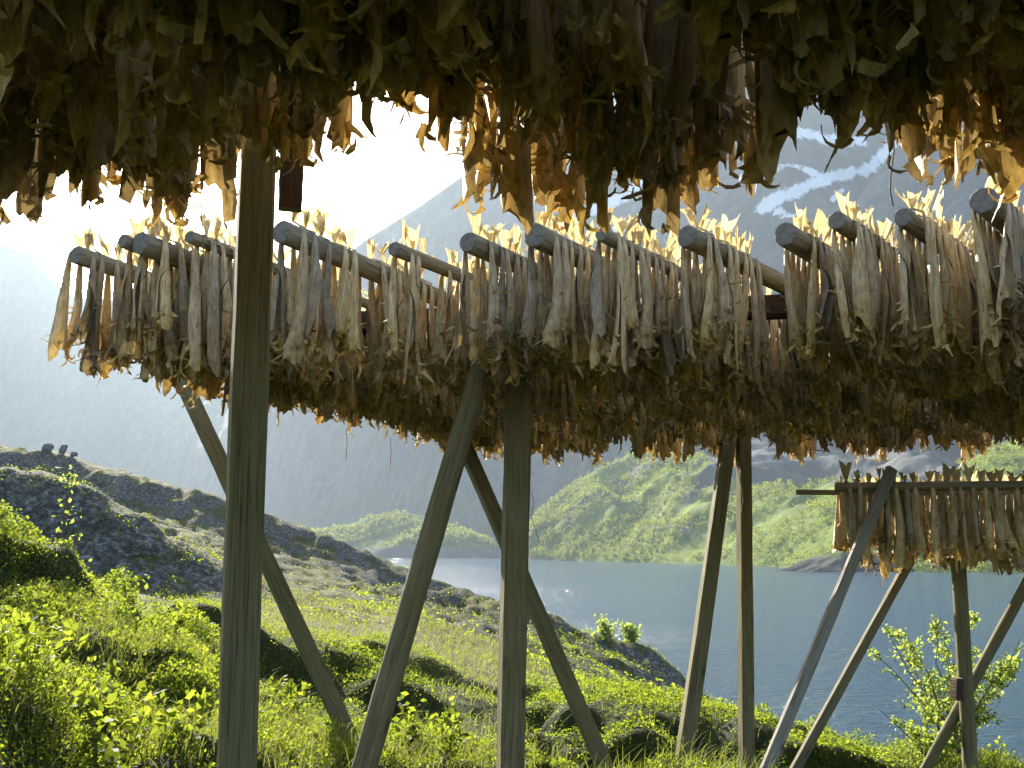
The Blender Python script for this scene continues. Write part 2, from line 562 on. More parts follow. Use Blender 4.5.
def ridge(name, label, crest, base, mat, nt=200, ns=70, amp=40, freq=.006, prof=1.0, seed=0, zb=-4.0, veg=None, snow=None, gully=0.0, crest_amp=.25):
    c = np.array(crest, float)
    b = np.array(base, float)
    px = np.linspace(c[0, 0], c[-1, 0], nt)
    C = np.array([at(x, y, d) for x, y, d in zip(px, np.interp(px, c[:, 0], c[:, 1]), np.interp(px, c[:, 0], c[:, 2]))])
    bd = np.interp(px, b[:, 0], b[:, 1])
    B = np.stack([(px - 512) / F * bd * .99, bd, np.full(nt, zb)], 1)
    sf = np.linspace(0, 1, ns)
    V = np.zeros((ns + 8, nt, 3))
    for i, s in enumerate(sf):
        V[i, :, :2] = B[:, :2] * (1 - s) + C[:, :2] * s
        V[i, :, 2] = B[:, 2] * (1 - s ** prof) + C[:, 2] * s ** prof
    for q in range(8):
        f = (q + 1) / 8
        V[ns + q, :, :2] = C[:, :2] * (1 + .35 * f)
        V[ns + q, :, 2] = C[:, 2] * (1 - f) ** 1.3 + zb * (1 - (1 - f) ** 1.3)
    flat = V.reshape(-1, 3)
    env = np.concatenate([np.sin(np.pi * np.clip(sf, 0, 1)) ** .7 * (1 - crest_amp) + crest_amp * sstep(0, .25, sf), np.linspace(crest_amp, 0, 8)])
    env = np.repeat(env, nt)
    dz = np.array([noise.fractal(Vector((x * freq, y * freq, seed + z * freq * .6)), .9, 2.1, 7) for x, y, z in flat])
    rg = np.array([abs(noise.noise(Vector((x * freq * 1.7 + z * freq * .5, y * freq * .5, seed + 9)))) for x, y, z in flat])
    d2 = dz * amp + (.25 - rg) * amp * gully
    flat[:, 2] += d2 * env
    flat[:, 1] -= d2 * env * .6
    vx, vy, _ = project(flat)
    at_ = {'veg': veg(vx, vy, flat) if veg else np.zeros(len(flat)), 'snow': snow(vx, vy, flat) if snow else np.full(len(flat), -2.0)}
    me = quad_mesh(name, flat, grid_quads(ns + 8, nt)[:, [0, 1, 2, 3]], [mat], attrs=at_)
    o = tag(link(name, me), label, name.split('_')[-1], kind='structure')
    return o, V, at_


ROCKS = ((.035, .038, .042), (.075, .078, .08), (.16, .16, .155))
VEGS = ((.040, .065, .010), (.10, .14, .018), (.20, .235, .035))
VEGD = ((.020, .035, .012), (.04, .065, .018), (.07, .10, .03))
M_MOUNT = mat_mountain('mountain_rock', ROCKS, VEGD)
M_DARK = mat_mountain('dark_shore_rock', ((.012, .013, .014), (.03, .031, .03), (.06, .06, .056)), ((.018, .03, .008), (.04, .06, .012), (.08, .10, .02)))
M_SLOPE = mat_mountain('green_slope', ROCKS, VEGS)

ridge('hazy_mountain', 'pale hazy mountain at the far left behind the rack',
      [(-900, 190, 2300), (-500, 180, 2300), (-250, 190, 2250), (-100, 205, 2200), (0, 243, 2200), (28, 252, 2200), (50, 278, 2200), (75, 300, 2200), (110, 300, 2250), (170, 335, 2300),
       (250, 330, 2350), (330, 350, 2350), (430, 380, 2350)], [(-900, 1750), (430, 1900)], M_MOUNT, 180, 60, 90, .0022, .9, 3, veg=lambda x, y, p: .3 * sstep(380, 520, y), gully=1.2, crest_amp=.06)

SNOW = [([(930, 118), (900, 140), (868, 170), (820, 180), (775, 200), (762, 208)], 13), ([(720, 140), (690, 165), (640, 185), (610, 205), (575, 214)], 12),
        ([(790, 130), (830, 140), (860, 142)], 10), ([(690, 150), (650, 150), (610, 165)], 9), ([(770, 212), (800, 218)], 8), ([(1000, 110), (940, 135)], 12),
        ([(740, 178), (790, 165), (815, 172)], 7), ([(842, 190), (832, 200)], 5), ([(600, 235), (640, 222)], 8), ([(800, 232), (850, 228)], 7),
        ([(760, 90), (900, 80), (1000, 60)], 16), ([(560, 130), (660, 95), (760, 50)], 14), ([(500, 190), (540, 170)], 6)]


def snow_fn(x, y, p):
    s = np.zeros(x.shape)
    for pts, wd in SNOW:
        s = np.maximum(s, 1.0 - .85 * poly_dist(x, y, pts) / wd)
    s = np.where(s > 0, s, -1.0)
    return s * (p[:, 1] > 700)


ridge('snowy_mountain', 'blue grey mountain with snow patches behind the middle rack',
      [(-300, 430, 2700), (0, 405, 2700), (150, 360, 2400), (250, 315, 1750), (330, 268, 1500), (365, 240, 1500), (420, 206, 1500), (470, 170, 1500), (520, 138, 1500), (580, 104, 1500), (660, 70, 1500), (740, 58, 1500), (840, 50, 1500),
       (1000, 45, 1500), (1300, 60, 1450), (1700, 80, 1400)], [(-300, 1900), (150, 1650), (300, 1200), (450, 900), (700, 800), (1700, 800)], M_MOUNT, 420, 150, 70, .0028, .95, 11,
      veg=lambda x, y, p: .42 * sstep(400, 540, y), snow=snow_fn, gully=1.3, crest_amp=.05)

ridge('rocky_shoulder', 'darker bare mountain shoulder at the right, nearer than the snow',
      [(690, 470, 1000), (740, 400, 1000), (790, 320, 1000), (830, 245, 1000), (865, 190, 1000), (895, 150, 1000), (925, 128, 1000), (970, 112, 1000), (1040, 80, 1000), (1200, 60, 1000), (1600, 40, 1000)],
      [(690, 720), (1600, 620)], M_MOUNT, 260, 90, 34, .007, .85, 23, veg=lambda x, y, p: .25 * sstep(430, 500, y), gully=1.3, crest_amp=.12)


def slope_veg(x, y, p):
    v = np.full(x.shape, .95)
    cliff = sstep(700, 760, x) * (1 - sstep(470, 500, y + .02 * (x - 740))) * (1 - sstep(930, 985, x))
    v -= .95 * cliff
    v -= .5 * np.exp(-(poly_dist(x, y, [(560, 520), (610, 490), (660, 460)]) / 14) ** 2)
    v -= .55 * np.exp(-(poly_dist(x, y, [(690, 500), (720, 470), (700, 445)]) / 16) ** 2)
    v -= .5 * np.exp(-(poly_dist(x, y, [(640, 520), (690, 530)]) / 8) ** 2)
    v -= .9 * sstep(555, 562, y - .045 * (x - 530))
    return v


_, SV, SA = ridge('green_slope', 'steep green birch slope across the lake',
                  [(500, 566, 700), (528, 528, 700), (560, 497, 710), (600, 470, 720), (640, 450, 730), (680, 432, 740), (720, 425, 745), (760, 430, 745), (800, 438, 720), (850, 445, 700), (900, 440, 690),
                   (960, 462, 640), (1000, 445, 640), (1060, 420, 640), (1250, 380, 640), (1600, 330, 640)],
                  [(500, 690), (530, 640), (700, 500), (850, 355), (1024, 335), (1600, 310)], M_SLOPE, 330, 90, 11, .016, .9, 31, veg=slope_veg, gully=1.1, crest_amp=.2)

_, IV, IA = ridge('green_headland', 'low green headland in the middle distance beside the lake',
                  [(230, 560, 830), (290, 545, 830), (340, 527, 830), (372, 516, 830), (400, 512, 830), (435, 517, 830), (465, 530, 820), (490, 541, 810), (510, 560, 800)],
                  [(230, 760), (510, 730)], M_SLOPE, 160, 40, 7, .014, .8, 41, veg=lambda x, y, p: np.where(y > 548, .1, .85), gully=1.0, crest_amp=.25)

ridge('dark_mound', 'dark rocky mound on the far shore at the right',
      [(775, 571, 372), (800, 562, 375), (825, 552, 378), (850, 547, 380), (875, 552, 380), (905, 560, 380), (960, 566, 380), (990, 573, 380)],
      [(775, 350), (990, 340)], M_DARK, 90, 30, 3, .05, .7, 53, veg=lambda x, y, p: .25 + .4 * (y < 556), gully=1.0, crest_amp=.25)


# far birch wood: one mass of small leafy crowns
def leaf_cloud(C, size, rnd, up=.35, aspect=.62, rng=RNG):
    n = len(C)
    d = rng.normal(size=(n, 3)); d /= np.linalg.norm(d, axis=1)[:, None]
    nr = rng.normal(size=(n, 3)); nr[:, 2] += up * 3
    a = np.cross(d, nr); a /= np.linalg.norm(a, axis=1)[:, None] + 1e-9
    b = np.cross(nr, a); b /= np.linalg.norm(b, axis=1)[:, None] + 1e-9
    l = (size * .5)[:, None]
    V = np.stack([C - b * l, C + a * l * aspect - b * l * .1, C + b * l, C - a * l * aspect - b * l * .1], 1).reshape(-1, 3)
    return V, np.arange(n * 4).reshape(-1, 4), np.repeat(rnd, 4)


def crowns_on(Vg, vegv, count, hgt, per, leaf, rng):
    ok = np.where(vegv.ravel() > .45)[0]
    nt = Vg.shape[1]
    ok = ok[ok < (Vg.shape[0] - 9) * nt - nt]
    pick = rng.choice(ok, count)
    P = Vg.reshape(-1, 3)
    a = P[pick]; f = rng.random((count, 1)); g = rng.random((count, 1))
    base = a + (P[pick + nt] - a) * f + (P[np.minimum(pick + 1, len(P) - 1)] - a) * g
    dens = fbm(base[:, 0] * .03, base[:, 2] * .05 + base[:, 1] * .02, 3, 5)
    base = base[dens > -.22]
    n = len(base)
    h = hgt * (.5 + rng.random(n) * .9)
    off = rng.normal(size=(n, per, 3))
    off /= np.linalg.norm(off, axis=2)[:, :, None]
    off *= (.55 + .45 * rng.random((n, per, 1)))
    C = base[:, None, :] + np.array([0, 0, 1.]) * (h[:, None, None] * .62) + off * np.stack([h * .38, h * .38, h * .48], 1)[:, None, :]
    return C.reshape(-1, 3), np.repeat(rng.random(n), per) * .75 + rng.random(n * per) * .25, np.full(n * per, leaf)


c1, r1, s1 = crowns_on(SV, SA['veg'], 20000, 3.0, 16, .85, RNG)
c2, r2, s2 = crowns_on(IV, IA['veg'], 1600, 3.6, 12, 1.6, RNG)
Vw, Qw, rw = leaf_cloud(np.vstack([c1, c2]), np.concatenate([s1, s2]), np.concatenate([r1, r2]))
tag(link('birch_wood', quad_mesh('birch_wood', Vw, Qw, [M_WOODS], attrs={'rnd': rw}, smooth=False)), 'light green birch wood covering the slopes across the lake', 'birch wood', kind='stuff')


# ------------------------------------------------------------------ undergrowth
def zone_sample(n, y0, y1, u0, u1, rng=RNG):
    Y = np.sqrt(y0 ** 2 + rng.random(n) * (y1 ** 2 - y0 ** 2))
    X = (u0 + rng.random(n) * (u1 - u0)) * Y
    return X, Y


def hummock(X, Y):
    h = fbm(X * 1.0, Y * 1.1, 3, 77)
    return .05 + .14 * sstep(-.25, .35, h) + .06 * np.clip(fbm(X * 3, Y * 3, 2, 78), -.3, 1)


def canopy_z(X, Y):
    return ground_z(X, Y) + hummock(X, Y)


def berry_leaves(n, y0, y1, size, seed, u0=-.85, u1=.85, gate=.62, tall=1.0):
    rng = np.random.default_rng(seed)
    X, Y = zone_sample(n, y0, y1, u0, u1, rng)
    clump = fbm(X * 2.2, Y * 2.2, 3, 31)
    keep = (rng.random(n) < np.clip(gate + clump * 1.4, .03, 1) * np.clip(.45 + hummock(X, Y) * 4, 0, 1) * np.clip(.55 + 1.1 * np.abs(ground_z(X, Y + .08) - ground_z(X, Y - .08)) / .16, 0, 1.6)) & (rng.random(n) > dry_zone(X, Y) * .86)
    X, Y, clump = X[keep], Y[keep], clump[keep]
    top = tall * hummock(X, Y) * (.75 + .6 * np.clip(clump, -.3, .6))
    f = rng.random(len(X)) ** .6
    Z = ground_z(X, Y) + top * f + .01
    C = np.stack([X, Y, Z], 1) + rng.normal(size=(len(X), 3)) * .015
    sp = np.clip(fbm(X * .5, Y * .5, 3, 91) * .6 + .45, 0, 1)
    return C, size * (.6 + .8 * rng.random(len(X))), np.clip(sp * .6 + rng.random(len(X)) * .45, 0, 1)


parts = [berry_leaves(820000, 3.6, 10, .023, 1), berry_leaves(1100000, 9, 20, .029, 2), berry_leaves(90000, 19, 30, .06, 3),
         berry_leaves(90000, 30, 64, .11, 9, -.16, .20, .16, 1.4), berry_leaves(60000, 30, 85, .12, 10, -.6, -.05, .0, .9)]
Cc, Ss, Rr = (np.concatenate([p[i] for p in parts]) for i in range(3))
Vl, Ql, rl = leaf_cloud(Cc, Ss, Rr, .45, .6)
big = [berry_leaves(170000, 9.6, 15.5, .048, 12, -.75, -.26, .30, 2.3), berry_leaves(30000, 5.0, 9.5, .042, 13, -.6, .5, -.05, 1.5), berry_leaves(40000, 9, 16, .05, 14, -.2, .5, -.05, 1.4)]
Vb, Qb, rb = leaf_cloud(*(np.concatenate([p[i] for p in big]) for i in range(3)), .25, .6)
mi_ = np.concatenate([np.zeros(len(Ql), np.int32), np.ones(len(Qb), np.int32)])
Vl, Ql, rl = np.vstack([Vl, Vb]), np.vstack([Ql, Qb + len(Vl)]), np.concatenate([rl, rb])
tag(link('undergrowth', quad_mesh('undergrowth', Vl, Ql, [M_BERRY, M_HERB], mi_, attrs={'rnd': rl}, smooth=False)), 'sunlit bilberry undergrowth on the near bank', 'undergrowth', kind='stuff')


def blades(n, y0, y1, h0, wd, seed, mask):
    rng = np.random.default_rng(seed)
    X, Y = zone_sample(n, y0, y1, -.85, .85, rng)
    keep = rng.random(n) < mask(X, Y)
    X, Y = X[keep], Y[keep]
    n = len(X)
    Z = ground_z(X, Y) - .02
    h = h0 * (.5 + rng.random(n))
    a = rng.random(n) * 2 * np.pi
    lean = np.stack([np.cos(a), np.sin(a), np.zeros(n)], 1) * (h * (.15 + .55 * rng.random(n)))[:, None]
    lean[:, 0] += h * .25; lean[:, 1] -= h * .1
    b = rng.random(n) * np.pi
    sd = np.stack([np.cos(b), np.sin(b), np.zeros(n)], 1) * wd
    P0 = np.stack([X, Y, Z], 1)
    up = np.array([0, 0, 1.])
    rows = []
    for t, wf in ((0, 1.0), (.45, .8), (.8, .5), (1, .08)):
        c = P0 + up * (h * (t - .22 * t ** 3))[:, None] + lean * t ** 2
        rows += [c - sd * wf, c + sd * wf]
    V = np.stack(rows, 1).reshape(-1, 3)
    base = np.arange(n)[:, None] * 8
    Q = np.concatenate([base + np.array([[k, k + 1, k + 3, k + 2]]) for k in (0, 2, 4)], 0)
    return V, Q, np.repeat(np.clip(.25 + .5 * dry_zone(X, Y) + rng.random(n) * .4 - .1, 0, 1), 8)


gp = [blades(46000, 3.6, 12, .26, .0042, 5, lambda X, Y: np.clip(.25 + fbm(X * .7, Y * .7, 3, 15) * 1.5 + .8 * (X < -.42 * Y) * (Y < 8), .03, 1)),
      blades(80000, 11, 30, .19, .007, 6, lambda X, Y: np.clip(dry_zone(X, Y) * .5 + .04 + .35 * (fbm(X * .5, Y * .5, 3, 16) > .2), 0, 1)),
      blades(60000, 26, 90, .20, .018, 8, lambda X, Y: np.clip(fbm(X * .3, Y * .3, 4, 18) * 2.2, 0, 1))]
off, Vg_, Qg_, rg_ = 0, [], [], []
for v, q, r in gp:
    Vg_.append(v); Qg_.append(q + off); rg_.append(r); off += len(v)
tag(link('grass', quad_mesh('grass', np.vstack(Vg_), np.vstack(Qg_), [M_GRASS], attrs={'rnd': np.concatenate(rg_)}, smooth=False)), 'long pale grass between the low bushes', 'grass', kind='stuff')


# ------------------------------------------------------------------ tubes, timbers, logs
def tube(paths, sides=6):
    """paths: list of (points, radii) -> verts, quads"""
    Vs, Qs, off = [], [], 0
    for pts, rad in paths:
        pts = np.array([tuple(p) for p in pts], float)
        rad = np.broadcast_to(np.asarray(rad, float), (len(pts),))
        tg = np.gradient(pts, axis=0)
        tg /= np.linalg.norm(tg, axis=1)[:, None] + 1e-9
        ref = np.array([0.31, .22, .93]) if abs(tg[0, 2]) < .85 else np.array([.9, .3, .1])
        a = np.cross(tg, ref); a /= np.linalg.norm(a, axis=1)[:, None]
        b = np.cross(tg, a)
        th = np.arange(sides) * 2 * np.pi / sides
        ring = pts[:, None, :] + rad[:, None, None] * (np.cos(th)[None, :, None] * a[:, None, :] + np.sin(th)[None, :, None] * b[:, None, :])
        n = len(pts)
        V = np.vstack([ring.reshape(-1, 3), pts[:1], pts[-1:]])
        Q = []
        for i in range(n - 1):
            for j in range(sides):
                k = (j + 1) % sides
                Q.append((i * sides + j, i * sides + k, (i + 1) * sides + k, (i + 1) * sides + j))
        Vs.append(V); Qs.append(np.array(Q) + off); off += len(V)
    return np.vstack(Vs), np.vstack(Qs)


def timber(name, P0, P1, w_, d_, mat, parent, roll=0.0, seed=0, taper=1.0, warp=.006, label=None, round_=0.0, crook=0.0, face=14):
    """a sawn (or, with round_, rounded) timber from P0 to P1; local Z runs along the grain"""
    P0, P1 = Vector(P0), Vector(P1)
    L = (P1 - P0).length
    za = (P1 - P0).normalized()
    xa = Vector((math.cos(R(face)), math.sin(R(face)), 0))
    xa = (xa - za * xa.dot(za)).normalized()
    ya = za.cross(xa)
    q = Matrix(((xa.x, ya.x, za.x), (xa.y, ya.y, za.y), (xa.z, ya.z, za.z))).to_quaternion()
    rng = np.random.default_rng(seed)
    n = 18
    if round_:
        th = np.arange(14) * 2 * np.pi / 14
        sec = np.stack([np.cos(th) * w_ / 2, np.sin(th) * d_ / 2], 1)
    else:
        ch = .10 * min(w_, d_)
        x, y = w_ / 2, d_ / 2
        sec = np.array([(x - ch, -y), (x, -y + ch), (x, y - ch), (x - ch, y), (-x + ch, y), (-x, y - ch), (-x, -y + ch), (-x + ch, -y)])
    k = len(sec)
    V = []
    ph = rng.random(4) * 6
    for i in range(n):
        t = i / (n - 1)
        sc = 1 + (taper - 1) * t
        ox = warp * math.sin(3.1 * t + ph[0]) + crook * math.sin(8 * t + ph[2])
        oy = warp * math.sin(2.4 * t + ph[1]) + crook * .6 * math.sin(11 * t + ph[3])
        e = rng.normal(size=(k, 2)) * .0012
        for (sx, sy), (ex, ey) in zip(sec, e):
            V.append((sx * sc + ox + ex, sy * sc + oy + ey, t * L))
    F_ = []
    for i in range(n - 1):
        for j in range(k):
            j2 = (j + 1) % k
            F_.append((i * k + j, i * k + j2, (i + 1) * k + j2, (i + 1) * k + j))
    me = bpy.data.meshes.new(name)
    F_ += [tuple(range(k))[::-1], tuple(range((n - 1) * k, n * k))]
    me.from_pydata(V, [], F_)
    me.materials.append(mat); me.materials.append(M_END)
    me.polygons[-1].material_index = 1; me.polygons[-2].material_index = 1
    if round_:
        for p in me.polygons[:-2]: p.use_smooth = True
    me.update()
    o = link(name, me, parent, P0 - (parent.location if parent else Vector()), q)
    if label: o['label'] = label
    return o


def log_mesh(L, r0, r1, seed):
    rng = np.random.default_rng(seed)
    n, k = 30, 18
    V, F_ = [], []
    ph = rng.random(6) * 6.28
    for i in range(n):
        t = i / (n - 1)
        r = r0 + (r1 - r0) * t
        ox, oy = .02 * math.sin(4 * t + ph[0]), .015 * math.sin(5 * t + ph[1])
        for j in range(k):
            a = j * 2 * math.pi / k
            rr = r * (1 + .035 * math.sin(3 * a + ph[2] + 2 * t) + .02 * math.sin(7 * a + ph[3]) + rng.normal() * .006)
            V.append((ox + rr * math.cos(a), oy + rr * math.sin(a), t * L + (rng.normal() * .002 if i in (0, n - 1) else 0)))
    for i in range(n - 1):
        for j in range(k):
            j2 = (j + 1) % k
            F_.append((i * k + j, i * k + j2, (i + 1) * k + j2, (i + 1) * k + j))
    # slightly domed, weather-worn ends
    for row, sgn in ((0, -1), (n - 1, 1)):
        ring = [row * k + j for j in range(k)]
        c0 = len(V)
        cx = sum(V[q][0] for q in ring) / k; cy = sum(V[q][1] for q in ring) / k; z = V[ring[0]][2]
        for q in ring:
            V.append((cx + (V[q][0] - cx) * .9, cy + (V[q][1] - cy) * .9, z + sgn * .006))
        F_ += [(ring[j], ring[(j + 1) % k], c0 + (j + 1) % k, c0 + j) if sgn > 0 else (ring[(j + 1) % k], ring[j], c0 + j, c0 + (j + 1) % k) for j in range(k)]
        F_.append(tuple(range(c0, c0 + k)) if sgn > 0 else tuple(range(c0 + k - 1, c0 - 1, -1)))
    me = bpy.data.meshes.new('drying_pole')
    me.from_pydata(V, [], F_)
    me.materials.append(M_LOG); me.materials.append(M_END)
    nb = (n - 1) * k
    for i, p in enumerate(me.polygons):
        if i < nb: p.use_smooth = True
        else: p.material_index = 1
    me.update()
    return me


LOGS = []          # (rack, P0, direction, length, r0, r1, order)


def add_log(rack, P0, az, tilt, L, r0, r1, label, group, seed, build=True, order=0):
    d = Vector((math.sin(az) * math.cos(tilt), math.cos(az) * math.cos(tilt), math.sin(tilt)))
    if build:
        o = link('drying_pole', log_mesh(L, r0, r1, seed), None, P0, d.to_track_quat('Z', 'Y'))
        tag(o, label, 'pole', group)
    LOGS.append(dict(rack=rack, P0=P0, d=d, L=L, r0=r0, r1=r1, az=az, order=order))


# middle rack: pole butts measured in the picture, all lying at one height
ZL = EYE + 1.70
R2 = [  # px, py, radius, azimuth, length, description
    (74, 254, .055, 27, 5.6, 'thick'), (122, 243, .040, 27, 5.2, 'blue grey'), (143, 241, .064, 27, 6.0, 'thick'), (192, 239, .036, 29, 5.8, 'thin'),
    (279, 230, .064, 29.5, 6.2, 'thick'), (392, 249, .043, 32, 6.0, 'thin'), (468, 243, .060, 34, 6.2, 'thick'), (532, 236, .068, 36, 6.4, 'thick dark'),
    (599, 233, .040, 37.5, 6.0, 'thin'), (686, 234, .062, 38.5, 6.2, 'thick dark'), (784, 234, .066, 39.8, 6.4, 'thick'), (840, 222, .050, 40, 6.2, 'middling'),
    (906, 214, .050, 40.5, 6.4, 'middling'), (985, 202, .066, 41, 6.6, 'thick'), (1090, 196, .058, 41.5, 6.6, 'thick'), (1210, 190, .058, 42, 6.6, 'thick'), (1330, 186, .058, 42, 6.4, 'thick'),
]
PLACE2 = ['leftmost', 'second from left', 'third from left', 'fourth from left', 'just right of the front post', 'sixth from left', 'seventh from left', 'eighth from left', 'ninth from left',
          'tenth from left', 'eleventh from left', 'twelfth from left', 'thirteenth from left', 'fourteenth from left', 'fifteenth from left', 'sixteenth from left', 'seventeenth from left']
for i, (px, py, r, az, L, desc) in enumerate(R2):
    add_log(2, at_z(px, py, ZL), R(az), R(-1.2), L, r, r * .82, f'{desc} weathered pole with sawn butt in the middle rack, {PLACE2[i]}', 'fish poles of the middle rack', 100 + i, True, i)

# overhead rack: far tips of the fish rows read from the ragged lower edge
TIPS = [(-330, 175), (-230, 170), (-130, 190), (-50, 190), (42, 226), (105, 190), (168, 210), (222, 212), (285, 190), (345, 188), (352, 120), (450, 148), (490, 150), (528, 176), (588, 226), (640, 166), (697, 222), (748, 196),
        (812, 126), (885, 138), (930, 128), (978, 198), (1050, 182), (1130, 180), (1220, 180), (1320, 180), (1420, 185), (1520, 178), (1620, 182), (1720, 180)]
for i, (px, py) in enumerate(TIPS):
    D = .99 * 1000 / (545 - py)
    p = at(px, py, D)
    add_log(1, Vector((p.x, p.y, EYE + 1.72)) - Vector((math.sin(R(38)), math.cos(R(38)), 0)) * 2.15, R(38), 0.0, 2.2, .05, .045,
            f'round pole above the overhead fish, {ordw(i + 1)} from left', 'fish poles of the overhead rack', 300 + i, True, i)

# small far rack at the right
P3 = at(836, 486, 8.8)
Z3 = P3.z
R3 = [(836, 487, 8.8, .042, 4.6), (797, 491.5, 9.6, .026, 5.0), (850, 494, 10.1, .042, 4.4), (862, 497, 10.8, .042, 4.2), (880, 499, 11.5, .042, 4.2)]
D3 = ['front thick pole carrying fish in the small far rack', 'thin bare-ended pole sticking out left of the small far rack', 'third pole back in the small far rack', 'fourth pole back in the small far rack',
      'rearmost pole in the small far rack']
for i, (px, py, D, r, L) in enumerate(R3):
    p = at(px, py, D); p.z = Z3
    add_log(3, p, R(91.5), R(-.3), L, r, r * .95, D3[i], 'fish poles of the small far rack', 500 + i, True, i)

# ------------------------------------------------------------------ rack frames
def down(pA, DA, pB, DB, extra_up=0.0):
    """a straight timber through two measured points, run on down into the ground"""
    A, B = at(*pA, DA), at(*pB, DB)
    d = (B - A).normalized()
    A = A - d * extra_up
    P = B.copy()
    for _ in range(400):
        if P.z < float(ground_z(P.x, P.y)) - .12: break
        P += d * .03
    return P, A


rk1 = empty('drying_rack', at(240, 768, 3.1) * 1, 'near overhead rack frame with one heavy square green-grey post', 'drying rack')
rk1.location.z = EYE - 1.5
a, b = down((261, 110), 3.1, (238, 768), 3.1, .62)
timber('post', a, b, .108, .10, M_TIMBER, rk1, R(8), 1, face=21)
b1 = at(288, 209, 3.22)
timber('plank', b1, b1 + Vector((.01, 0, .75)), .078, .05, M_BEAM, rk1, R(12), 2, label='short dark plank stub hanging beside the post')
timber('beam', Vector((-3.6, 2.05, EYE + 1.58)), Vector((4.6, 2.4, EYE + 1.58)), .14, .14, M_TIMBER, rk1, 0, 3, face=95)
timber('beam', Vector((-4.2, -1.2, EYE + 1.58)), Vector((2.8, -.9, EYE + 1.58)), .14, .14, M_TIMBER, rk1, 0, 33, face=95)

rk2 = empty('drying_rack', (0, 7.5, EYE - 1.7), 'middle wooden rack frame of posts and slanting braces under the fish', 'drying rack')
zb = EYE + 1.63
Lft, Rgt = at_z(140, 300, EYE + 1.55), at(788, 292, 6.35)
timber('beam', Vector((-2.75, 7.0, zb - .115)), Vector((Rgt.x, 6.35, zb - .085)), .15, .14, M_BEAM, rk2, 0, 4, label='dark brown crossbeam under the pole butts', face=95)
timber('beam', Vector((-.6, 10.6, zb - .22)), Vector((7.2, 9.6, zb - .22)), .14, .14, M_TIMBER, rk2, 0, 5, face=95)
a, b = down((519, 400), 6.35, (511, 768), 6.35, .85); timber('post', a, b, .150, .14, M_TIMBER, rk2, R(20), 6)
a, b = down((482, 365), 6.05, (365, 768), 5.55, .15); timber('brace', a, b, .138, .12, M_TIMBER, rk2, R(35), 7, round_=1)
a, b = down((190, 395), 8.3, (352, 745), 7.9, .9); timber('brace', a, b, .13, .10, M_TIMBER, rk2, R(10), 8)
a, b = down((470, 460), 9.2, (606, 768), 8.7, .7); timber('brace', a, b, .13, .10, M_TIMBER, rk2, R(10), 9)
a, b = down((743, 445), 10.0, (747, 768), 10.0, .7); timber('post', a, b, .125, .12, M_TIMBER, rk2, R(15), 10)
a, b = down((727, 450), 9.9, (682, 768), 9.0, .6); timber('brace', a, b, .135, .11, M_TIMBER, rk2, R(15), 11)

rk3 = empty('drying_rack', (4.2, 9.4, EYE - 2.6), 'small far rack frame with pale slanting braces at the right', 'drying rack')
a, b = down((893, 469), 8.75, (766, 768), 8.1, 0.0); timber('brace', a, b, .092, .055, M_GREY, rk3, R(12), 12, label='pale silver-grey sawn brace')
a, b = down((912, 556), 10.4, (796, 768), 9.8, .5); timber('brace', a, b, .088, .06, M_BROWN, rk3, R(10), 13)
a, b = down((958, 570), 9.7, (971, 768), 9.7, .75); timber('post', a, b, .14, .13, M_TIMBER, rk3, 0, 14, round_=1)
a, b = down((1040, 556), 9.95, (930, 765), 9.8, .5); timber('brace', a, b, .105, .10, M_TIMBER, rk3, 0, 15, round_=1, crook=.018, label='crooked round branch brace')
p = at(957, 700, 9.62); timber('block', p, p + Vector((.01, 0, .2)), .07, .10, M_BEAM, rk3, R(5), 16)
p = at(868, 502, 9.0)
timber('beam', Vector((p.x, 8.7, Z3 - .115)), Vector((p.x + 1.7, 11.9, Z3 - .12)), .10, .12, M_TIMBER, rk3, 0, 17, face=95)
timber('beam', Vector((p.x + 2.9, 8.7, Z3 - .135)), Vector((p.x + 4.1, 11.9, Z3 - .14)), .10, .12, M_TIMBER, rk3, 0, 18, face=95)

# ------------------------------------------------------------------ dried fish
NST, NRG = 20, 12


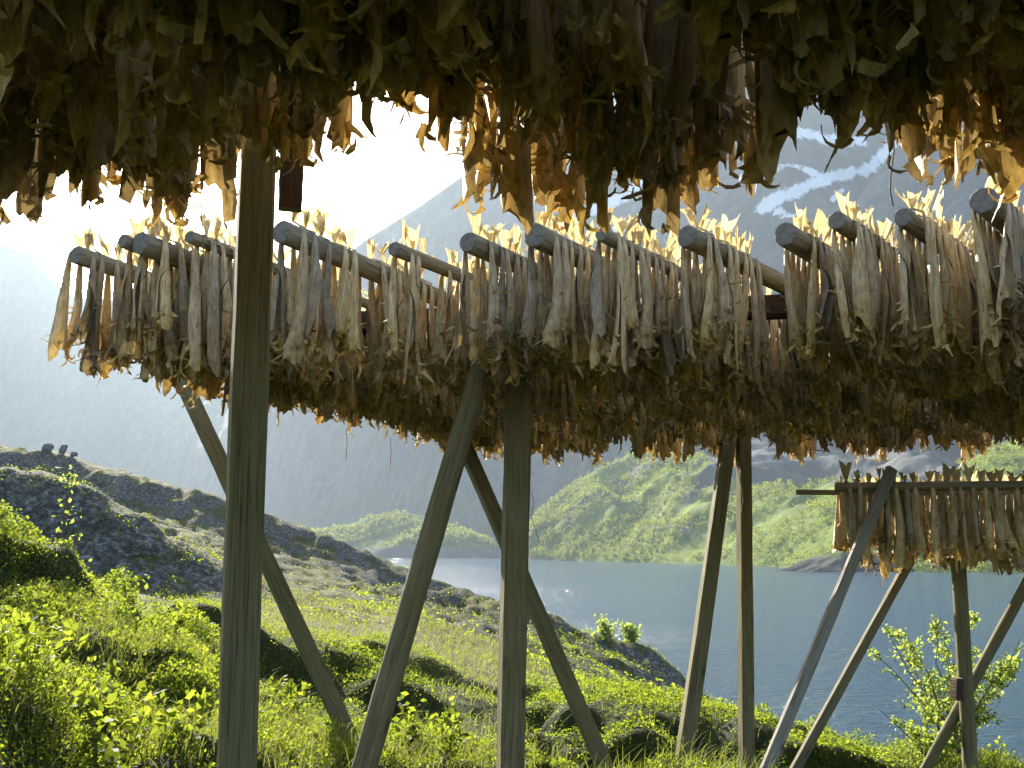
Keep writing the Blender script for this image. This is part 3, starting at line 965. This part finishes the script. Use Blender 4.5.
def fish_variant(seed):
    rng = np.random.default_rng(seed)
    Lf = rng.uniform(.58, .68)
    t = np.linspace(0, 1, NST) ** .85
    x = np.interp(t, [0, .04, .08, .13, .22, .6, 1], [0, .036, .060, .068, .070, .070 + rng.uniform(-.012, .02), .058 + rng.uniform(-.03, .03)])
    z = np.interp(t, [0, .04, .08, .13, .22, 1], [.062, .054, .030, -.012, -.075, -Lf])
    ws = rng.uniform(.70, .98)
    wd = np.interp(t, [0, .1, .18, .3, .45, .6, .75, .9, 1], [.013, .014, .019, .028, .038, .046, .049, .045, .038]) * np.interp(t, [0, .2, .4], [1, 1, ws])
    dp = np.interp(t, [0, .1, .25, .5, .8, 1], [.006, .008, .018, .028, .032, .030]) * ws
    tang = np.stack([np.gradient(x), np.zeros(NST), np.gradient(z)], 1)
    tang /= np.linalg.norm(tang, axis=1)[:, None]
    lat = np.array([0, 1., 0])
    nor = np.cross(lat, tang)
    gapmax = R(rng.uniform(25, 110))
    gap = np.interp(t, [0, .3, .42, .75, .9, 1], [.0, .0, .3, 1.0, 1.3, 1.6]) * gapmax + 1e-3
    gap = np.minimum(gap, R(200))
    slit = rng.uniform(0, 2 * np.pi)
    twist = rng.uniform(-.9, .9)
    wob = np.stack([np.interp(t, [0, .2, .6, 1], [0, 0, rng.normal() * .006, rng.normal() * .014]), np.interp(t, [0, .2, .6, 1], [0, 0, rng.normal() * .006, rng.normal() * .014])], 1)
    kr, ph = rng.integers(2, 5), rng.random(8) * 6.28
    lobe = rng.uniform(.0, .07, 2)                    # the two belly walls hang on below the neck
    flare = rng.uniform(-.25, 1.5, 2)
    back_cut = rng.uniform(.0, .05)
    V, tone = [], []
    for i in range(NST):
        f = float(sstep(.70, 1, t[i]))
        m = float(sstep(.3, .6, t[i]))
        tw = twist * float(sstep(.15, .6, t[i]))
        for j in range(NRG):
            v = j / (NRG - 1)
            ang = slit * float(sstep(.2, .5, t[i])) + gap[i] / 2 + (2 * np.pi - gap[i]) * v
            la, lb = math.exp(-((v - .10) / .16) ** 2), math.exp(-((v - .90) / .16) ** 2)
            wr = math.sin(kr * ang + ph[0] + 3 * t[i]) * .07 + m * (.06 + .11 * f) * (1.2 * math.sin(5 * ang + ph[1] + 5 * t[i]) + .8 * math.sin(9 * ang + ph[2] - 7 * t[i]))
            rr = 1 + wr + f * (la * flare[0] + lb * flare[1]) + rng.normal() * .02
            ly, nx = wd[i] * rr * math.sin(ang), dp[i] * rr * math.cos(ang)
            ly, nx = ly * math.cos(tw) - nx * math.sin(tw), ly * math.sin(tw) + nx * math.cos(tw)
            p = np.array([x[i] + wob[i, 0], wob[i, 1], z[i]]) + lat * ly + nor[i] * nx
            p[2] += f * (-la * lobe[0] - lb * lobe[1] + back_cut * math.exp(-((v - .5) / .2) ** 2))
            if i == NST - 1: p += rng.normal(size=3) * np.array([.006, .006, .018])
            V.append(p)
            tone.append(float(sstep(.72, 1.02, t[i] + .05 * math.sin(3 * ang + ph[3]))))
    Q = [tuple(q) for q in grid_quads(NST, NRG)]
    V = list(V)

    def strip(p, d, ln, w0, w1, curl, nseg, cup, tn):
        d = d / np.linalg.norm(d)
        sd = np.cross(d, rng.normal(size=3)); sd /= np.linalg.norm(sd)
        nn = np.cross(sd, d)
        b = len(V)
        for s in range(nseg + 1):
            f = s / nseg
            w_ = (w0 + (w1 - w0) * f) * (1 + .25 * math.sin(f * 5 + ph[4])) * (1 if f < .8 else .75)
            jt = rng.normal(size=(3, 3)) * (.10 * w_ + .0006)
            V.append(p - sd * w_ + nn * cup * w_ + jt[0]); V.append(p + jt[1]); V.append(p + sd * w_ + nn * cup * w_ + jt[2])
            tone.extend([tn] * 3)
            p = p + d * ln / nseg
            c, s_ = math.cos(curl / nseg), math.sin(curl / nseg)
            d, nn = d * c + nn * s_, nn * c - d * s_
        for s in range(nseg):
            for q in (0, 1):
                Q.append((b + s * 3 + q, b + s * 3 + q + 1, b + s * 3 + q + 4, b + s * 3 + q + 3))

    body = np.array(V)

    def anchor(lo, hi):
        i, j = rng.integers(lo, hi), rng.integers(0, NRG)
        p = body[i * NRG + j]
        c = body[i * NRG:(i + 1) * NRG].mean(0)
        o = p - c; o[2] = 0
        return p, o / (np.linalg.norm(o) + 1e-6)
    for _ in range(rng.integers(3, 7)):      # pectoral and belly fins, thin and stiff
        p, o = anchor(10, NST)
        strip(p, o + np.array([0, 0, rng.uniform(-1.2, .4)]), rng.uniform(.045, .10), .007, .0015, rng.uniform(-1.2, 1.2), 3, .4, .85)
    for _ in range(rng.integers(6, 11)):      # torn belly strips and collar pieces, curled as they dried
        p, o = anchor(NST - 5, NST)
        strip(p, o * rng.uniform(.1, 1.3) + rng.normal(size=3) * .3 + np.array([0, 0, -.8]), rng.uniform(.04, .10), rng.uniform(.008, .020), .004, rng.uniform(-3.4, 3.4), 5, rng.uniform(-.9, .9), rng.uniform(.5, 1.0))
    nbq, nbv = len(Q), len(V)
    # tail fan standing above the pole
    nr, nc = 5, 7
    rot = rng.uniform(-1.2, 1.2)
    ht = rng.uniform(.09, .19)
    lean = rng.uniform(-.09, .04)
    spread = rng.uniform(.012, .055)
    ruff = rng.uniform(.006, .022)
    rp = rng.random() * 6
    e1 = np.array([math.sin(rot), math.cos(rot), 0])
    e2 = np.array([e1[1], -e1[0], 0])
    for i in range(nr):
        f = i / (nr - 1)
        for j in range(nc):
            v = 2 * j / (nc - 1) - 1
            hgt = ht * f * (.80 + .22 * abs(v) ** 1.3) + (rng.normal() * .011 if i == nr - 1 else 0)
            hw = .010 + spread * f ** .8
            p = np.array([lean * f ** 1.4, 0, .060 + hgt]) + e1 * v * hw + e2 * (ruff * math.sin(5 * v + rp) * f + .015 * v * v * f * math.sin(rp * 2))
            V.append(p); tone.append(.2)
    Q += [tuple(q + nbv) for q in grid_quads(nr, nc)]
    return dict(V=np.array(V), Q=np.array(Q), tone=np.clip(np.array(tone), 0, 1), nbv=nbv, nbq=nbq, rnd=rng.random(), bottom=np.array(V)[:, 2].min())


NVAR = 26
VAR = [fish_variant(900 + i) for i in range(NVAR)]
FISH = []
frng = np.random.default_rng(5)


def hang_fish(log, li, spacing, smin, smax, len_fn, prob=1.0):
    d = log['d']
    side_v = Vector((math.cos(log['az']), -math.sin(log['az']), 0))     # to the right of the pole
    s, k = smin, 0
    while s < smax:
        for side in (1, -1):
            if frng.random() > prob: continue
            ss = s + frng.uniform(-.02, .02) + side * .012
            P = log['P0'] + d * ss
            qx, qy, qd = project(np.array(P))
            if log['rack'] == 2 and qd < 7.0 and (abs(qx - 774) < 21 or abs(qx - 430) < 8 or abs(qx - 360) < 8): continue
            if log['rack'] == 1:
                bx, by, bd = project(np.array(P) - np.array([0, 0, .74]))
                if (364 < bx < 400 and by > 105) or (400 <= bx < 472 and by > 150) or (790 < bx < 900 and by > 138): continue
            r = log['r0'] + (log['r1'] - log['r0']) * ss / log['L']
            out = side_v * side
            pos = P + out * (r - .053) + Vector((0, 0, r - .055))
            sc = len_fn(P, ss)
            X = out
            Yv = Vector((0, 0, 1)).cross(X)
            m = Matrix(((X.x, Yv.x, 0), (X.y, Yv.y, 0), (X.z, Yv.z, 1)))
            sw, ln = frng.normal() * .045, frng.normal() * .03
            m = m @ Matrix.Rotation(sw, 3, 'X') @ Matrix.Rotation(ln, 3, 'Y') @ Matrix.Rotation(frng.uniform(-.22, .22), 3, 'Z')
            if frng.random() < .5: m = m @ Matrix.Diagonal((1, -1, 1))
            wz = sc * frng.uniform(.92, 1.1)
            m = m @ Matrix.Diagonal((1.0, frng.uniform(.9, 1.2), wz))
            FISH.append(dict(rack=log['rack'], li=li, side=side, s=ss, var=int(frng.integers(0, NVAR)), M=m, pos=pos))
        s += spacing * frng.uniform(.82, 1.2)
        k += 1


for li, lg in enumerate(LOGS):
    if lg['rack'] == 2:
        hang_fish(lg, li, .088, .10 if lg['order'] else .06, lg['L'] - .1, lambda P, s: frng.uniform(.80, 1.02), .97)
    elif lg['rack'] == 1:
        hang_fish(lg, li, .125, .2, lg['L'] - .04, lambda P, s: frng.uniform(.86, 1.1), .96)
    else:
        o = lg['order']
        hang_fish(lg, li, .098 if o != 1 else .13, [.10, .42, .12, .12, .12][o], lg['L'] - .2, lambda P, s: frng.uniform(.72, 1.0), .9)


def fish_world(f):
    v = VAR[f['var']]
    return v['V'] @ np.array(f['M']).T + np.array(f['pos'])


def merge_fish(idx, name):
    Vs, Qs, tn, rn, mi, off = [], [], [], [], [], 0
    for i in idx:
        f = FISH[i]; v = VAR[f['var']]
        Vs.append(fish_world(f)); Qs.append(v['Q'] + off); tn.append(v['tone']); off += len(v['V'])
        rn.append(np.full(len(v['V']), (v['rnd'] + i * .618) % 1))
        m = np.zeros(len(v['Q']), np.int32); m[v['nbq']:] = 1
        mi.append(m)
    return quad_mesh(name, np.vstack(Vs), np.vstack(Qs), [M_FISH, M_TAIL], np.concatenate(mi), {'tone': np.concatenate(tn), 'rnd': np.concatenate(rn)})


# which fish show largest: look from the camera at all of them at once
front = [i for i, f in enumerate(FISH) if f['pos'].y > .6]
tmp = link('all_fish', merge_fish(front, 'all_fish'))
bpy.context.view_layer.update()
fo = np.cumsum([0] + [len(VAR[FISH[i]['var']]['Q']) for i in front])
count, cx, cy, cmax = {}, {}, {}, {}
org = Vector((0, 0, EYE))
for py in range(1, 768, 3):
    for px in range(1, 1024, 3):
        if py > 600: break
        ok, loc, nrm, fi = tmp.ray_cast(org, ray(px, py).normalized())
        if ok:
            i = front[int(np.searchsorted(fo, fi, side='right')) - 1]
            count[i] = count.get(i, 0) + 1
            cx[i] = cx.get(i, 0) + px; cy[i] = cy.get(i, 0) + py
            cmax[i] = max(cmax.get(i, 0), py)
bpy.data.objects.remove(tmp)
chosen = sorted(count, key=lambda i: -count[i])[:300]
print('FISH total', len(FISH), 'visible', len(count), 'smallest chosen', count[chosen[-1]])

# labels that single each of them out
labels = {}
over = [i for i in chosen if FISH[i]['rack'] == 1]
for i in over: cx[i] /= count[i]; cy[i] /= count[i]
fringe = []
for i in over:
    below = [j for j in over if j != i and abs(cx[j] - cx[i]) < 22 and cmax[j] > cmax[i] + 4]
    if not below: fringe.append(i)
rest = [i for i in over if i not in fringe]
for n, i in enumerate(sorted(fringe, key=lambda i: cx[i])):
    labels[i] = f'dark dried cod on the ragged lower fringe of the overhead rack, {ordw(n + 1)} from left'
for nm, lo, hi in (('top edge', -1, 60), ('upper half', 60, 120), ('lower half', 120, 999)):
    for n, i in enumerate(sorted([i for i in rest if lo <= cy[i] < hi], key=lambda i: cx[i])):
        labels[i] = f'dark dried cod inside the {nm} of the overhead rack, {ordw(n + 1)} counted from left'
for rackn in (2, 3):
    keys = {(FISH[i]['li'], FISH[i]['side']) for i in chosen if FISH[i]['rack'] == rackn}
    for li, side in keys:
        row = sorted([i for i in chosen if FISH[i]['rack'] == rackn and FISH[i]['li'] == li and FISH[i]['side'] == side], key=lambda i: FISH[i]['s'])
        for n, i in enumerate(row):
            if rackn == 2:
                labels[i] = f"dried cod, {ordw(n + 1)} on the {'right' if side > 0 else 'left'} side of the middle rack's {ordw(LOGS[li]['order'] + 1)} pole"
            else:
                labels[i] = f"dried cod, {ordw(n + 1)} from left on the {'near' if side > 0 else 'rear'} side of far rack's {ordw(LOGS[li]['order'] + 1)} pole"
GRP = {1: 'dried cod in the overhead rack', 2: 'dried cod on the middle rack', 3: 'dried cod on the small far rack'}
bodym, tailm = [], []
for v in VAR:
    bodym.append(quad_mesh('dried_fish', v['V'][:v['nbv']], v['Q'][:v['nbq']], [M_FISH], None, {'tone': v['tone'][:v['nbv']], 'rnd': np.full(v['nbv'], v['rnd'])}))
    tv = v['V'][v['nbv']:]
    tailm.append(quad_mesh('tail_fin', tv, v['Q'][v['nbq']:] - v['nbv'], [M_TAIL], None, {'tone': np.full(len(tv), .2), 'rnd': np.full(len(tv), v['rnd'])}))
for i in sorted(chosen):
    f = FISH[i]
    o = link('dried_fish', bodym[f['var']])
    o.matrix_world = Matrix.Translation(f['pos']) @ f['M'].to_4x4()
    tag(o, labels[i], 'dried fish', GRP[f['rack']])
    link('tail_fin', tailm[f['var']], o)
cs = set(chosen)
tag(link('dried_fish_mass', merge_fish([i for i in range(len(FISH)) if i not in cs], 'dried_fish_mass')), 'deeper rows of dried cod packed behind the front fish in all racks', 'dried fish', kind='stuff')

# ------------------------------------------------------------------ twine and cords
def cord(name, pts, r, mat, label, cat='twine', group=None):
    p0 = Vector(pts[0])
    P = [Vector(p) - p0 for p in pts]
    # smooth the polyline
    Q = []
    for a, b in zip(P[:-1], P[1:]):
        for s in range(4): Q.append(a.lerp(b, s / 4))
    Q.append(P[-1])
    V, F_ = tube([(Q, r)], 6)
    o = link(name, quad_mesh(name, V, F_, [mat]), None, p0)
    tag(o, label, cat, group)


cord('hanging_cord', [at(893, 120, 2.75), at(894, 150, 2.75), at(891, 172, 2.75), at(890, 190, 2.75), at(893, 206, 2.75)], .0022, M_CABLE, 'thin dark cord dangling from the overhead rack at right', 'cord')
cord('dangling_twine', [at(201, 195, 2.9), at(202, 230, 2.9), at(204, 258, 2.9), at(201, 280, 2.9), at(206, 300, 2.9)], .0016, M_TWINE, 'pale twine hanging below overhead fish left of the post')
cord('dangling_twine', [at(737, 462, 9.7), at(740, 480, 9.7), at(743, 500, 9.7), at(741, 512, 9.7)], .004, M_TWINE, 'loose twine end on the thin post under the middle rack')
cord('dangling_twine', [at(531, 490, 6.2), at(534, 502, 6.2), at(531, 515, 6.2), at(537, 535, 6.2), at(540, 542, 6.2)], .0025, M_TWINE, 'frayed twine curling off the middle post above the water')
for k, (x, y, D) in enumerate([(346, 452, 8.4), (390, 462, 8.9), (640, 452, 9.8)]):
    cord('dangling_twine', [at(x, y - 25, D), at(x + 1, y - 10, D), at(x, y + 8, D)], .003, M_TWINE,
         ['short pale string below the fish, far left of the braces', 'short pale string below the lowest hanging fish tips', 'short pale string below the fish over the green slope'][k])

# ------------------------------------------------------------------ single plants
def plant(name, base, h, nst, spread, leaf, nleaf, mat, label, cat, group=None, seed=0, stem_r=.006, droop=.0, bushy=.35, fmin=.25):
    rng = np.random.default_rng(seed)
    e = empty(name, base, label, cat, group)
    paths, C, sz = [], [], []
    for s in range(nst):
        a = rng.random() * 6.28
        rr = spread * math.sqrt(rng.random()) if nst > 1 else spread * .3
        top = np.array([math.cos(a) * rr, math.sin(a) * rr, h * rng.uniform(.6, 1.0) if s else h])
        pts = [top * np.array([f ** 1.4, f ** 1.4, f]) + rng.normal(size=3) * .02 * h * f for f in np.linspace(0, 1, 7)]
        pts[0] = np.array([pts[0][0], pts[0][1], -.08])
        paths.append((pts, np.linspace(stem_r, stem_r * .25, 7)))
        for k in range(max(3, int(h * 9))):
            f = rng.uniform(fmin, 1.0)
            q = top * np.array([f ** 1.4, f ** 1.4, f])
            dr = rng.normal(size=3); dr[2] = abs(dr[2]) * .5 + .1; dr /= np.linalg.norm(dr)
            ln = bushy * h * (1.15 - f) * rng.uniform(.5, 1.1)
            tw = [q, q + dr * ln * .5, q + dr * ln + np.array([0, 0, -droop * ln])]
            paths.append((tw, np.array([stem_r * .45, stem_r * .3, stem_r * .12])))
            m = max(2, int(nleaf / (nst * max(3, int(h * 9)))))
            ff = rng.random(m) ** .7
            C.append(q + dr * ln * ff[:, None] + rng.normal(size=(m, 3)) * leaf * .55)
            sz.append(leaf * rng.uniform(.6, 1.25, m))
    V, Q = tube(paths, 5)
    link('stem', quad_mesh('stem', V, Q, [M_STEM]), e)
    C, sz = np.vstack(C), np.concatenate(sz)
    V, Q, r = leaf_cloud(C, sz, rng.random(len(C)), .25, .62, rng)
    link('foliage', quad_mesh('foliage', V, Q, [mat], attrs={'rnd': r}, smooth=False), e)
    return e


def gpt(px, D):
    X = (px - 512) / F * D * 1.02
    return Vector((X, D, float(ground_z(X, D))))


b = gpt(928, 11.5)
plant('birch_shrub', b, at(950, 615, 11.5).z - b.z, 18, 1.0, .052, 4400, M_BIRCH, 'young pale green birch shrub behind the far rack post, above the water', 'shrub', seed=3, stem_r=.012, bushy=.30)
b = gpt(905, 11.0)
plant('birch_shrub', b, at(890, 705, 11.0).z - b.z, 9, .6, .05, 1100, M_BIRCH, 'low birch shrub left of the taller one by the far rack', 'shrub', seed=4, stem_r=.009, bushy=.32)
b = gpt(80, 15.0)
plant('rowan_sapling', b, at(85, 458, 15.0).z - b.z, 2, .16, .085, 60, M_BIRCH, 'slender sapling with few leaves standing against the dark rock', 'sapling', seed=6, stem_r=.018, bushy=.20)
for k, (px, py, D) in enumerate([(601, 617, 57), (625, 622, 57)]):
    b = gpt(px, D)
    b.z = float(ground_z(b.x, b.y))
    plant('small_birch', b, max(.9, at(px, py, D).z - b.z), 9, .55, .22, 420, M_BIRCH,
          ['round little birch on the headland crest above the water', 'smaller birch right of the round one on the headland', 'tiny birch on the grassy slope below the headland', 'tiny birch on the headland side'][k], 'small tree', seed=20 + k, stem_r=.02, bushy=.5, fmin=.05)
HB = [(55, 745, 5.2, .34), (125, 758, 5.0, .36), (150, 745, 5.6, .38), (205, 757, 5.8, .3), (20, 740, 5.6, .3), (330, 680, 7.6, .35), (448, 705, 7.2, .42), (415, 690, 8.2, .3), (590, 760, 6.6, .3), (300, 655, 9.0, .4),
      (90, 545, 13.5, .55), (190, 600, 12.0, .5), (140, 560, 13.5, .5)]
HL = ['leafy herb at the lower left corner beside the dead twigs', 'largest bright leafy herb at bottom left of the front post', 'upright bright herb left of the front post foot', 'small herb close to the front post',
      'leafy herb at the left picture edge', 'broad leaved herb behind the slanting left brace', 'bright round leaved sprig in the dark hollow between the braces', 'small herb above the dark hollow',
      'low herb at the foot of the right leaning brace', 'pale sprig beside the left brace on the slope', 'leafy bush top on the left bank crest', 'leafy bush top next to the front post on the bank crest',
      'tallest leafy bush top on the bank crest before the rock']
for k, (px, py, D, h) in enumerate(HB):
    b = gpt(px, D)
    plant('leafy_herb', b, h + float(hummock(b.x, b.y)) * .6, 5, .22, .062 if D < 10 else .075, 150, M_HERB, HL[k], 'herb', 'leafy herbs on the near bank', 60 + k, .004, bushy=.4)
# dead twigs
for k, (pts, D) in enumerate([([(0, 715), (35, 738), (90, 733), (135, 748)], 5.4), ([(0, 742), (30, 752), (60, 766)], 5.0), ([(0, 690), (25, 705), (45, 725)], 5.9)]):
    cord('dead_twig', [at(x, y, D) for x, y in pts], .006, M_TWIG, ['long grey dead twig lying over the grass at bottom left', 'short dead twig in the bottom left corner', 'dead twig above the long one at the left edge'][k], 'twig')


# ------------------------------------------------------------------ boulders
def boulder(px, py, D, w_, h_, label, seed, cat='rock', group=None, tilt=0.0):
    rng = np.random.default_rng(seed)
    n, k = 9, 12
    V = []
    for i in range(n):
        a = math.pi * i / (n - 1)
        for j in range(k):
            b = 2 * math.pi * j / k
            p = np.array([math.sin(a) * math.cos(b), math.sin(a) * math.sin(b), math.cos(a)])
            s = np.sign(p) * np.abs(p) ** .55
            nz = noise.noise(Vector(p * 1.7) + Vector((seed, 0, 0))) * .3
            V.append(s * np.array([w_ / 2, w_ / 2, h_ / 2]) * (.85 + nz) + np.array([tilt * p[2] * h_ * .5, 0, 0]))
    F_ = [(i * k + j, i * k + (j + 1) % k, (i + 1) * k + (j + 1) % k, (i + 1) * k + j) for i in range(n - 1) for j in range(k)]
    P = at(px, py, D)
    o = link('boulder', quad_mesh('boulder', np.array(V), np.array(F_), [M_ROCK], smooth=False), None, P)
    tag(o, label, cat, group)
    return o


for px, D, w_, h_, lab, sd, tl in [(48, 82, .9, .85, 'leftmost dark boulder perched on the left skyline ridge', 1, .3), (64, 82, .6, .9, 'upright leaning boulder in the middle on the skyline ridge', 2, .35),
                                   (75, 82, .65, .4, 'smallest flat boulder on the right of the skyline trio', 3, 0)]:
    g = gpt(px, D)
    zz = max(float(ground_z((px - 512) / F * d * 1.01, d)) * 1.0 for d in (80, 81, 82, 83))
    o = boulder(px, 440, D, w_, h_, lab, sd, 'boulder', 'boulders on the skyline ridge', tl)
    o.location.z = zz + h_ * .35
for px, D, w_, h_, lab, sd in [(705, 56, 2.2, .5, 'flat dark stone lying in the water off the near bank', 5), (693, 56, 1.2, .45, 'small wet stone at the water edge beside the flat one', 6)]:
    o = boulder(px, 690, D, w_, h_, lab, sd, 'stone')
    o.location = ((px - 512) / F * D * 1.02, D, .08)

# ------------------------------------------------------------------ air
hz = bpy.data.meshes.new('haze')
x0, x1, y0, y1, z0, z1 = -4600, 4600, -400, 3300, -12, 860
hv = [(x, y, z) for z in (z0, z1) for y in (y0, y1) for x in (x0, x1)]
hz.from_pydata(hv, [], [(0, 2, 3, 1), (4, 5, 7, 6), (0, 1, 5, 4), (2, 6, 7, 3), (0, 4, 6, 2), (1, 3, 7, 5)])
hm = bpy.data.materials.new('air')
hm.use_nodes = True
hm.node_tree.nodes.clear()
ho = hm.node_tree.nodes.new('ShaderNodeOutputMaterial')
pv = hm.node_tree.nodes.new('ShaderNodeVolumePrincipled')
pv.inputs['Color'].default_value = (.385, .472, .56, 1)
pv.inputs['Density'].default_value = 0.00021
pv.inputs['Anisotropy'].default_value = 0.36
hm.node_tree.links.new(pv.outputs[0], ho.inputs['Volume'])
hz.materials.append(hm)
tag(link('haze', hz), 'thin blue haze over the lake and mountains', 'haze', kind='stuff')

# ------------------------------------------------------------------ render settings
S.render.engine = 'CYCLES'
cy_ = S.cycles
cy_.use_denoising = True
try: cy_.denoiser = 'OPENIMAGEDENOISE'
except Exception: pass
cy_.max_bounces = 7
cy_.diffuse_bounces = 4
cy_.glossy_bounces = 3
cy_.transmission_bounces = 4
cy_.transparent_max_bounces = 6
cy_.volume_bounces = 1
cy_.use_adaptive_sampling = True
cy_.adaptive_threshold = .02
cy_.caustics_reflective = False
cy_.caustics_refractive = False
